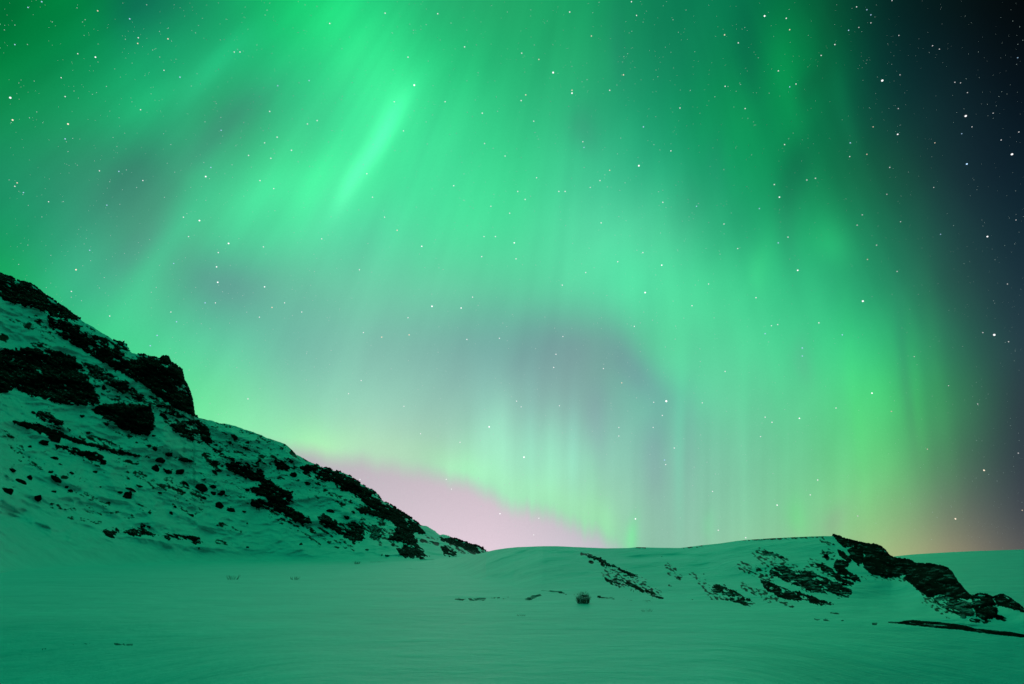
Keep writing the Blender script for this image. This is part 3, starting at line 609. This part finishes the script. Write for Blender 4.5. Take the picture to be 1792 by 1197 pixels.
# ------------------------------------------------------------------ ground features: bare banks of the stream line, dark strips for drift shade
BANKS = [
 ('stream_bank', 'long dark open bank of the stream crossing the snow below the cliffs', [(1555,1089),(1583,1088.5),(1610,1092),(1643,1095),(1680,1098),(1704,1100),(1740,1104),(1770,1107),(1792,1111),(1850,1119),(1850,1123),(1792,1115),(1760,1112),(1740,1110),(1704,1105),(1680,1102),(1643,1099),(1600,1094)], 1.5, 0.9, 'R', 0.0),
 ('stream_bank', 'thin upper edge of the dark stream bank below the cliffs', [(1580,1087),(1596,1085.5),(1640,1089),(1670,1092),(1690,1095),(1704,1100),(1690,1100),(1668,1096),(1640,1093),(1600,1089.5)], 1.5, 0.75, 'R', 0.0),
 ('stream_bank', 'faint broken bank line where the right hill meets the snow field', [(1425,1083),(1460,1084),(1500,1088),(1540,1091),(1560,1092),(1540,1093.5),(1500,1091),(1460,1087),(1430,1085)], 1.0, 0.22, 'D', 0.1),
 ('stream_bank', 'small ragged bank edge left of the round shrub', [(918,1050),(930,1044),(944,1040),(947,1042),(936,1046),(926,1051)], 1.2, 0.42, 'D', 0.1),
]
def strip(pts, w):
    return [(x, y - w) for x, y in pts] + [(x, y + w) for x, y in reversed(pts)]
BANKS += [  # dark heath-coloured strips stand in for shade of drifts, ripples and track
 ('drift_shade_strip', 'faint thin dark strip for track shade running past the round shrub', strip([(945,1029),(975,1036),(1010,1041),(1060,1046),(1110,1050),(1160,1055)], 1.2), 0.8, 0.12, 'H', 0.15),
 ('drift_shade_strip', 'thin dark strips for drift-edge shade where the snow field meets the mound', strip([(780,1046),(810,1049),(850,1048),(880,1046),(900,1045)], 1.5), 0.8, 0.10, 'H', 0.2),
 ('drift_shade_strip', 'dark strip for ripple shade on the near snow, lower left', strip([(200,1127),(215,1128),(232,1128)], 1.3), 0.6, 0.2, 'H', 0.25),
 ('drift_shade_strip', 'fainter ripple-shade strip left of the dark one on the near snow', strip([(128,1128),(145,1128),(158,1127)], 1.0), 0.6, 0.1, 'H', 0.25),
 ('drift_shade_strip', 'ripple-shade strip nearest the left photo edge on the near snow', strip([(74,1136),(90,1137),(104,1136)], 1.1), 0.6, 0.15, 'H', 0.25),
 ('drift_shade_strip', 'flat ripple-shade strip on the far snow under the left slope', strip([(56,984),(75,985),(92,986)], 1.0), 0.6, 0.2, 'H', 0.2),
 ('drift_shade_strip', 'thin dark strip for track shade along the mountain foot left of the mound', strip([(400,972),(470,975),(540,976),(620,979),(720,981)], 0.8), 0.6, 0.08, 'H', 0.2),
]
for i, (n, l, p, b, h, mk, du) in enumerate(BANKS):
    outcrop(n, l, p, b, h, mk, du, ground_depth, None, step=0.7, edge=0.8, ang=4, seed=220.0 + 3.7 * i, group='bare banks along the stream line' if n == 'stream_bank' else 'dark shade strips on the snow field')

# ------------------------------------------------------------------ boulders
def boulder_mesh(seed):
    import bmesh
    bm = bmesh.new(); bmesh.ops.create_icosphere(bm, subdivisions=3, radius=1.0)
    P = np.array([v.co[:] for v in bm.verts])
    r = 1 + 0.60 * fbm(P * 1.2 + seed * 3.1, 3) + 0.25 * fbm(P * 3.2 + seed, 3)
    for k in range(9):            # a few flat broken faces
        nrm = RNG.randn(3); nrm /= np.linalg.norm(nrm); d = (P * r[:, None]) @ nrm; lim = 0.55 + 0.25 * RNG.rand()
        r = np.where(d > lim, r * (lim / np.maximum(d, 1e-6)), r)
    for v, q in zip(bm.verts, P * r[:, None]): v.co = q
    me = bpy.data.meshes.new('boulder'); bm.to_mesh(me); bm.free()
    me.polygons.foreach_set('use_smooth', [False] * len(me.polygons))
    a = me.attributes.new('dust', 'FLOAT', 'POINT'); a.data.foreach_set('value', [-0.15] * len(me.vertices))
    me.materials.append(M_ROCK)
    return me
BM = [boulder_mesh(k) for k in range(7)]
def boulder(px, py, w, h, depth, label, group, k):
    D = float(depth(np.array([px], float), np.array([py], float))[0]); s = D / F / math.cos(math.atan(abs(px - 896) / F))
    o = bpy.data.objects.new('boulder', BM[k % 7]); C.objects.link(o)
    p = at(np.array([px], float), np.array([py + h * 0.25], float), np.array([D]))[0]
    o.location = p; o.scale = (w / 2 * s * 1.12, w / 2 * s * 0.9, h / 2 * s * 1.12)
    o.rotation_euler = (0.3 * math.sin(k * 2.1), 0.35 * math.sin(k * 3.3 + 1) + 0.2, k * 1.7 % 6.28 if w < 1.4 * h else 0.2 * math.sin(k))
    return tag(o, label, 'boulder', group)
NAMED = [
 (10, 859, 19, 10, 'dark flat boulder at the photo edge above the hollow in the left snow'),
 (222, 867, 17, 12, 'biggest lone black boulder on the open snow of the left slope'),
 (383, 885, 14, 15, 'upright round boulder at the right end of the boulder scatter'),
 (403, 893, 15, 9, 'low boulder just below the upright round boulder'),
 (447, 881, 12, 13, 'rounded boulder left of the foot of the lumpy black outcrop chain'),
 (352, 853, 22, 15, 'large lumpy boulder among the scatter on the middle slope'),
 (313, 824, 18, 14, 'lumpy boulder at the right end of the row of three'),
 (270, 820, 15, 14, 'lumpy boulder at the left end of the row of three'),
 (293, 825, 14, 8, 'flat boulder in the middle of the row of three'),
 (281, 805, 15, 10, 'boulder just above the row of three'),
 (93, 766, 22, 10, 'dark boulder tucked under the long thin ledge'),
 (75, 773, 15, 8, 'smaller boulder left of the one under the long thin ledge'),
 (286, 728, 16, 9, 'boulder in the snow between the squarish block and the sheer crag'),
 (319, 802, 17, 7, 'flat boulder with a stony tail near the middle of the slope'),
 (579, 894, 19, 8, 'flat boulder at the top of the slanting strip of black rocks'),
 (608, 905, 11, 5, 'little flat boulder on the smooth drift by the black strip'),
 (512, 830, 13, 11, 'round boulder near the skyline above the smooth white gully'),
 (410, 764, 15, 6, 'flat boulder near the skyline right of the shattered rocks'),
 (66, 870, 11, 9, 'roundish boulder on the lower left slope above the hollow'),
 (1446, 975, 9, 8, 'lone boulder on the upper right hill, apart from the scattered rocks'),
]
for k, (x, y, w, h, l) in enumerate(NAMED):
    boulder(x, y, w, h, right.depth if x > 1000 else left.depth, l, 'boulders standing alone on the slopes', k)
SMALL = [(51,782,6,5),(93,802,9,10),(20,823,14,5),(33,841,16,8),(50,836,9,8),(88,827,6,9),(125,828,7,5),(94,861,7,5),(115,852,6,6),(123,860,8,6),(165,825,9,6),(228,856,18,5),(144,728,6,5),(260,780,7,6),(270,785,10,6),(294,794,13,6),
 (324,846,15,6),(372,850,11,9),(372,863,13,7),(388,862,13,7),(357,872,9,6),(334,902,10,5),(306,886,6,6),(299,898,6,6),(191,937,15,6),(251,932,8,8),(251,921,6,7),(340,941,18,6),(348,959,3,3),(426,895,8,5),(374,826,12,7),(269,762,7,6),
 (135,690,7,4),(182,680,8,14),(210,861,8,4),(98,838,18,6),(352,752,18,16),(366,770,12,8),(330,806,12,3),(433,857,9,7),(433,774,8,5),(503,818,12,7),(509,807,9,5),(537,845,10,7),(526,953,8,7),(643,962,8,5),(668,972,3,7),(678,973,8,5),(618,896,8,5),
 (433,958,5,4),(754,948,10,5),(772,941,8,4),(560,905,10,7),(590,877,10,4),(245,851,10,3),(280,862,8,3),(58,722,7,4),(153,757,8,4),(240,775,6,3),(105,812,5,3),(175,852,4,3),(432,916,4,4)]
ORD = ['leftmost', 'second', 'third', 'fourth', 'fifth', 'sixth', 'seventh', 'eighth', 'ninth', 'tenth', 'eleventh', 'twelfth', 'thirteenth', 'fourteenth', 'fifteenth', 'sixteenth', 'seventeenth', 'eighteenth']
def ordinals(items, place):
    """labels that count from the left within a place named by its landmarks"""
    cells = {}
    for i, it in enumerate(items): cells.setdefault(place(it), []).append(i)
    lab = {}
    for pl, ids in cells.items():
        ids.sort(key=lambda i: items[i][0])
        for n_, i in enumerate(ids):
            lab[i] = (pl, 'only' if len(ids) == 1 else 'leftmost' if n_ == 0 else 'rightmost' if n_ == len(ids) - 1 else ORD[n_] + '-from-left')
    return lab
def stone_place(t):
    x, y = t[0], t[1]
    if y < 765: return 'between the black rock face and the sheer crag' if x < 400 else 'near the smooth skyline'
    if x < 150: return 'under the long thin ledge at the photo edge' if y < 832 else 'above the hollow near the photo edge'
    if x < 256: return 'in the middle of the left slope' if y < 900 else 'by the low rocks at the slope base'
    if x < 345: return 'beside the row of three boulders' if y < 835 else 'in the lower boulder scatter'
    if x < 440: return 'left of the lumpy outcrop chain' if y < 880 else 'at the foot left of the gullies'
    if x < 600: return 'around the lumpy outcrop chain'
    return 'at the right end of the mountain'
lab = ordinals(SMALL, stone_place)
for k, (x, y, w, h) in enumerate(SMALL):
    pl, od = lab[k]
    boulder(x, y, w, h, left.depth, '%s of the small dark stones %s' % (od, pl), 'small stones strewn over the left slope', k + 3)
SMALL_R = [(1034,983,6,4),(1054,988,5,4),(1188,1012,5,4),(1175,1026,4,3),(1458,953,4,3),(1451,961,5,3),(1484,1012,16,5),(1479,1024,10,4),(1508,1010,3,3),(1752,1081,13,6),(1730,1087,6,3),(1163,1059,6,4),(1170,1065,4,3),(1180,1063,4,3),(1442,967,5,3),(1457,979,6,4),(1232,1005,3,2),(1158,974,2,2)]
lab = ordinals(SMALL_R, lambda t: 'on the smooth mound' if t[0] < 1260 and t[1] < 1040 else 'by the dark hummock at the valley edge' if t[0] < 1260 else 'under the rock tail at the hill end' if t[0] > 1700 else 'high on the right hill near the skyline' if t[1] < 990 else 'beside the slim black rock wedge')
for k, (x, y, w, h) in enumerate(SMALL_R):
    pl, od = lab[k]
    boulder(x, y, w, h, right.depth, '%s of the small dark stones %s' % (od, pl), 'small stones strewn over the right hill', k + 1)

# ------------------------------------------------------------------ shrub and grass tufts
def twig_mesh(name, n, height, spread, thick, upright=0.6, branch=2, mat=None, seed=1, dome=False):
    rnd = random.Random(seed); V = []; Fc = []
    def tube(a, b, r0, r1):
        a = np.array(a); b = np.array(b); d = b - a; d /= max(np.linalg.norm(d), 1e-6)
        u = np.cross(d, [0.3, 0.9, 0.1]); u /= np.linalg.norm(u); v = np.cross(d, u); i0 = len(V)
        for q, r in ((a, r0), (b, r1)):
            for k in range(3):
                t = k * 2.0944; V.append(q + (u * math.cos(t) + v * math.sin(t)) * r)
        for k in range(3): Fc.append((i0 + k, i0 + (k + 1) % 3, i0 + 3 + (k + 1) % 3, i0 + 3 + k))
    for i in range(n):
        a = rnd.uniform(0, 6.283); r = spread * math.sqrt(rnd.random()) * 0.45
        p = np.array([math.cos(a) * r, math.sin(a) * r, -0.05]); lean = rnd.uniform(0.1, 1.0) * (1 - upright) + r / spread * 0.7
        d = np.array([math.cos(a) * lean, math.sin(a) * lean, 1.0]); d /= np.linalg.norm(d)
        L = height * rnd.uniform(0.6, 1.05); seg = 3
        if dome: L *= math.sqrt(max(0.15, 1 - (r / (spread * 0.5)) ** 2)); 
        for s in range(seg):
            q = p + d * L / seg; tube(p, q, thick * (1 - s / seg * 0.7), thick * (1 - (s + 1) / seg * 0.7))
            for b in range(branch):
                d2 = d + np.array([rnd.gauss(0, .45), rnd.gauss(0, .45), rnd.uniform(0, .3)]); d2 /= np.linalg.norm(d2)
                tube(q, q + d2 * L * rnd.uniform(.12, .28), thick * 0.55, thick * 0.2)
            d = d + np.array([rnd.gauss(0, .12), rnd.gauss(0, .12), 0.05]); d /= np.linalg.norm(d); p = q
    return np_mesh(name, np.array(V), np.array(Fc), smooth_=False)
def ground_at(px, py):
    D = ground_depth(np.array([px], float), np.array([py], float)); return at(np.array([px], float), np.array([py], float), D)[0]
p = ground_at(1021, 1056)
shrub = bpy.data.objects.new('shrub', None); C.objects.link(shrub); shrub.location = p
tag(shrub, 'bare rounded dwarf shrub standing alone on the snow field', 'shrub')
s_px = p[1] / F
link('twigs', twig_mesh('twigs', 210, 17 * s_px, 19 * s_px, 0.13 * s_px, 0.7, 3, seed=4, dome=True), M_TWIG, shrub)['kind'] = 'stuff'
for k in range(7):
    b = link('branch', twig_mesh('branch', 1, 9 * s_px, 8 * s_px, 0.35 * s_px, 0.75, 0, seed=50 + k), M_TWIG, shrub)
    b.location = (random.uniform(-5, 5) * s_px, random.uniform(-5, 5) * s_px, 0)
TUFTS = [(412, 976, 14, 9, 'grass tuft poking from the snow below the middle of the mountain'), (465, 981, 16, 8, 'grass tuft with a dark base under the smooth gullies'), (137, 973, 18, 8, 'sparse wide grass tuft on the far snow at the left'),
         (408, 1014, 18, 9, 'faint grass tuft standing farther out on the open snow field'), (516, 1014, 16, 6, 'low sparse grass tuft on the open snow, right of a similar one'), (624, 987, 9, 5, 'small grass tuft at the foot of the mountain near the track'), (368, 968, 12, 7, 'pale grass tuft left of the one below the middle mountain'),
         (1132, 1070, 22, 5, 'very low spread of grass tips on the snow beyond the round shrub'), (912, 1078, 12, 4, 'tiny grass tips on the open snow below the mound')]
for k, (x, y, w, h, l) in enumerate(TUFTS):
    p = ground_at(x, y); s_px = p[1] / F
    o = bpy.data.objects.new('grass_tuft', None); C.objects.link(o); o.location = p
    link('grass_blades', twig_mesh('grass_blades', 34, h * s_px, w * s_px, 0.16 * s_px, 0.3, 0, seed=20 + k), M_STRAW, o)['kind'] = 'stuff'
    tag(o, l, 'grass tuft', 'grass tufts poking through the snow')

# ------------------------------------------------------------------ stars
import bmesh
def ico(name, mat, sub=1):
    bm = bmesh.new(); bmesh.ops.create_icosphere(bm, subdivisions=sub, radius=1.0)
    me = bpy.data.meshes.new(name); bm.to_mesh(me); bm.free(); me.materials.append(mat); return me
SC = {'w': (1.0, 1.0, 1.0), 'b': (0.45, 0.72, 1.0), 'o': (1.0, 0.82, 0.62)}
STAR = {(c, g): ico('star', glow_mat('starlight_%s_%s' % ({'w': 'white', 'b': 'blue', 'o': 'amber'}[c], g), SC[c], {'big': 1.25, 'mid': 0.95, 'dim': 0.6}[g])) for c in SC for g in ('big', 'mid', 'dim')}
R_STAR = R_SKY - 60
def star(px, py, rad, c, g, label, group):
    dx, dy, dz = ray(float(px), float(py)); L = math.sqrt(dx * dx + dy * dy + dz * dz)
    o = bpy.data.objects.new('star', STAR[(c, g)]); C.objects.link(o)
    o.location = (dx / L * R_STAR, dy / L * R_STAR, EYE + dz / L * R_STAR)
    s = rad * R_STAR / (F * L); o.scale = (s, s, s)
    return tag(o, label, 'star', group)
BIG = [
 (18,171,2.3,'w','brightest star at the upper left edge of the sky'), (22,210,1.9,'o','star just below the brightest one at the upper left edge'), (119,217,1.9,'o','warm bright star in the green sky, upper left, level with the pair at the edge'),
 (167,100,1.7,'w','white star at the upper left, right of a slightly fainter one'), (360,309,1.8,'w','white star at the end of the dark gap in the upper left aurora'), (349,386,1.9,'w','bright star on the faint green streak above the mountain'),
 (400,426,1.9,'w','bright star at the upper side of the grey patch over the mountain'), (381,494,1.8,'w','bright star in the middle of the grey patch over the mountain'), (379,467,1.5,'w','star directly above the bright one in the grey patch'),
 (463,502,1.5,'w','star at the right border of the grey patch over the mountain'), (725,149,2.1,'w','bright star beside the head of the brightest green streak'), (968,127,2.2,'w','brightest star high in the middle of the sky'),
 (1001,163,1.8,'w','close double star just below the brightest star of the middle sky'), (1118,290,2.1,'w','bright star in the grey-green veil right of the middle sky'), (1338,28,2.0,'w','bright star at the top edge inside the green vertical ray'),
 (1544,141,2.4,'w','bright star in the dark sky just outside the aurora edge, upper right'), (1690,203,2.3,'w','brightest star of the dark upper right sky'), (1692,287,1.9,'b','bluish star below the brightest one of the dark right sky'),
 (1771,270,2.3,'w','bright star close to the right edge of the dark sky'), (1571,235,1.6,'w','star in the dark sky between the aurora edge and the brightest right star'), (1364,345,1.6,'w','star in the green sky with a fainter one beside it, right of the middle'),
 (1510,527,2.2,'w','bright star over the outer right aurora curtain'), (1396,473,1.8,'w','star above the middle of the right aurora curtain'), (1740,586,2.4,'w','bright star in the dark blue sky at mid height, far right'),
 (1728,414,1.8,'w','lone white star in the dark right sky above the mid-height one'), (1526,688,1.8,'w','star in the yellow-green curtain above the right hill'), (756,536,2.0,'w','left one of two level stars above the grey veil'),
 (807,539,1.6,'w','right one of two level stars above the grey veil'), (1129,512,2.0,'w','bright star inside the bright arc right of the grey veil'), (1158,464,1.7,'w','star just above the one in the bright arc'),
 (900,425,1.7,'w','star in the smooth green middle of the sky'), (738,431,1.6,'w','lone star in the pale green below the brightest streak'), (1166,702,2.6,'w','brightest star low in the sky, at the lower end of the grey arc'),
 (856,747,1.9,'w','bright star over the pale rays left of the middle mound'), (917,800,2.0,'w','star inside the pale vertical rays above the mound'), (875,899,1.5,'w','star in the pink glow above the snow mound'),
 (1112,908,1.7,'w','low star next to the small bright green ray on the horizon'), (1722,823,1.8,'o','lone star low in the dark sky above the distant ridge'), (1672,908,1.7,'o','lowest bright star, in the brownish glow over the distant ridge'),
 (1360,884,1.5,'w','low star over the top of the right hill'), (133,472,1.8,'o','lone star just above the left mountain skyline'), (1399,732,1.6,'w','star in the pale green above the right hill, middle height'),
]
for (x, y, r_, c, l) in BIG:
    star(x, y, r_ * 0.78, c, 'big', l, 'bright stars across the sky')
MID = """136,94 26,78b 171,19o 227,33b 242,66 241,76o 294,68o 287,123 315,135b 420,91 410,91 486,150b 387,228b 485,240 463,250 435,272 474,277 369,293b 321,380 187,359b 85,353 41,337b 30,320o 26,326 174,299 208,300b 114,169 246,192 472,195 577,41 541,141b 538,217 555,211 510,263 455,316 479,330 73,3b 49,13b 250,316 114,243b 107,136
1001,158o 943,104o 913,93 912,176 920,166o 844,198 779,178 813,82 674,23 766,24 1114,27 1105,3 1091,131o 1190,189 1174,264 1033,328 906,335 919,349 794,325 642,304 690,178 706,229 1160,354 1067,298o 1050,316 939,311 1022,258b 1020,248 1067,158 934,212 884,273 848,251 1126,222b 1035,63o 859,361 892,373 978,335 989,335 1052,390 652,345 673,380 714,100 997,21
1376,32 1382,52o 1485,53b 1503,48 1573,62 1644,86 1632,80 1393,147 1382,152b 1362,124 1269,151 1292,75 1268,61o 1671,144 1683,234b 1528,222o 1488,250b 1487,274 1517,270o 1557,293 1752,245 1783,231 1636,250o 1427,312 1412,315 1355,323 1329,365b 1552,340 1219,361b 1267,392 1304,190 1778,385 1634,328 1781,101b 1499,12 1561,1 1437,97 1500,394 1509,376 1738,198 1576,388 1373,253 1572,190 1575,131 1517,17b 1524,26b 1524,40 1461,78 1437,96 1693,162 1681,145 1701,222
157,438b 359,530b 377,530 304,461b 382,442 461,432 330,414 192,553 299,546 309,563b 275,587b 263,605b 476,538o 498,530 528,546 454,555 434,698 563,418 125,510
629,472 847,414 867,414 843,449 903,453 827,520 1081,458 1125,442 1144,704 1159,727 904,702 912,712 979,710 1088,670o 985,589 973,620 969,643 874,592 817,594 716,586o 668,590o 714,556 636,582 610,689 632,666 707,711 1025,477 984,499 859,361 695,403o 1056,645 1110,571
1362,425b 1379,415 1518,454o 1570,475 1765,598 1720,582 1646,410b 1361,568 1339,584b 1350,570 1474,586b 1404,609b 1269,650 1463,714 1351,739 1339,730 1331,764 1229,705 1600,624 1211,535 1323,521 1240,497 1534,429 1433,565 1623,786o 1763,497 1711,707 1660,675 1291,435
1180,784 1163,805b 1165,813 1431,840 1418,866 1305,941 1257,928 1247,860 1083,748 1083,763 1143,748 1782,793 790,856 805,774 736,759 707,710 943,907 934,936 630,839 781,839 1560,720o 1404,623b 1501,903 1789,893o"""
mids = []
for t in MID.split():
    c = t[-1] if t[-1] in 'bo' else 'w'; x, y = t.rstrip('bo').split(',')
    if all(math.hypot(float(x) - q[0], float(y) - q[1]) > 3.5 for q in mids): mids.append((float(x), float(y), c))
def star_place(t):
    x, y = t[0], t[1]
    rows = [85, 170, 255, 340, 430, 520, 610, 720, 2000]
    k = next(i for i, v in enumerate(rows) if y < v)
    if x > 1590: a = 'in the dark right sky'
    elif x > 1420: a = 'along the aurora edge'
    elif x > 1200: a = 'in the right green curtain'
    elif x > 960: a = 'right of the middle sky'
    elif x > 740: a = 'in the middle sky'
    elif x > 480: a = 'around the brightest streak' if k < 5 else 'over the pale left rays'
    elif x > 230: a = 'between streak and mountain'
    else: a = 'at the left edge sky'
    b = ['at the very top', 'near the top', 'upper part', 'above mid height', 'at mid height', 'just below mid height', 'lower part', 'in the low part', 'lowest, over the horizon'][k]
    return a + ', ' + b
lab = ordinals(mids, star_place)
for k, (x, y, c) in enumerate(mids):
    pl, od = lab[k]
    dark = min(1.0, max(0.0, (x - 1400) / 200.0))
    r_ = (0.92 if c == 'w' else 1.0) - 0.1 * dark + 0.2 * random.random()
    hue = {'w': 'white', 'b': 'bluish', 'o': 'amber'}[c]
    star(x, y, r_, c, 'mid' if dark < 0.5 else 'dim', '%s faint star, %s, %s' % (od, hue, pl), 'faint stars across the sky')
# the uncountable faint ones: one object
V = []; Fc = []; O = np.array([[1,0,0],[-1,0,0],[0,1,0],[0,-1,0],[0,0,1],[0,0,-1]], float)
TF = [(0,2,4),(2,1,4),(1,3,4),(3,0,4),(2,0,5),(1,2,5),(3,1,5),(0,3,5)]; br = []
rs = random.Random(5)
clusters = [(rs.uniform(0, 1792), rs.uniform(0, 850)) for _ in range(60)]
for i in range(6000):
    if rs.random() < 0.03:
        cx, cy = rs.choice(clusters); x = rs.gauss(cx, 14); y = rs.gauss(cy, 10)
    else:
        x = rs.uniform(-300, 2100); y = rs.uniform(-250, 960)
    mag = rs.random() ** 4
    dx, dy, dz = ray(x, y); L = math.sqrt(dx * dx + dy * dy + dz * dz); c = np.array([dx, dy, dz]) / L * R_STAR
    c[2] += EYE; s = (0.38 + 0.5 * mag) * (1.0 - 0.42 * min(1, max(0, (x - 1250) / 200))) * R_STAR / (F * L); k = len(V)
    V.extend(list(O * s + c)); Fc.extend([(a + k, b + k, d + k) for a, b, d in TF])
me = np_mesh('star_field', np.array(V), np.array(Fc), smooth_=False); 
tag(link('star_field', me, glow_mat('faint_starlight', (0.75, 1.0, 0.92), 0.62)), 'dust of the faintest stars all over the night sky', None, None, 'stuff')
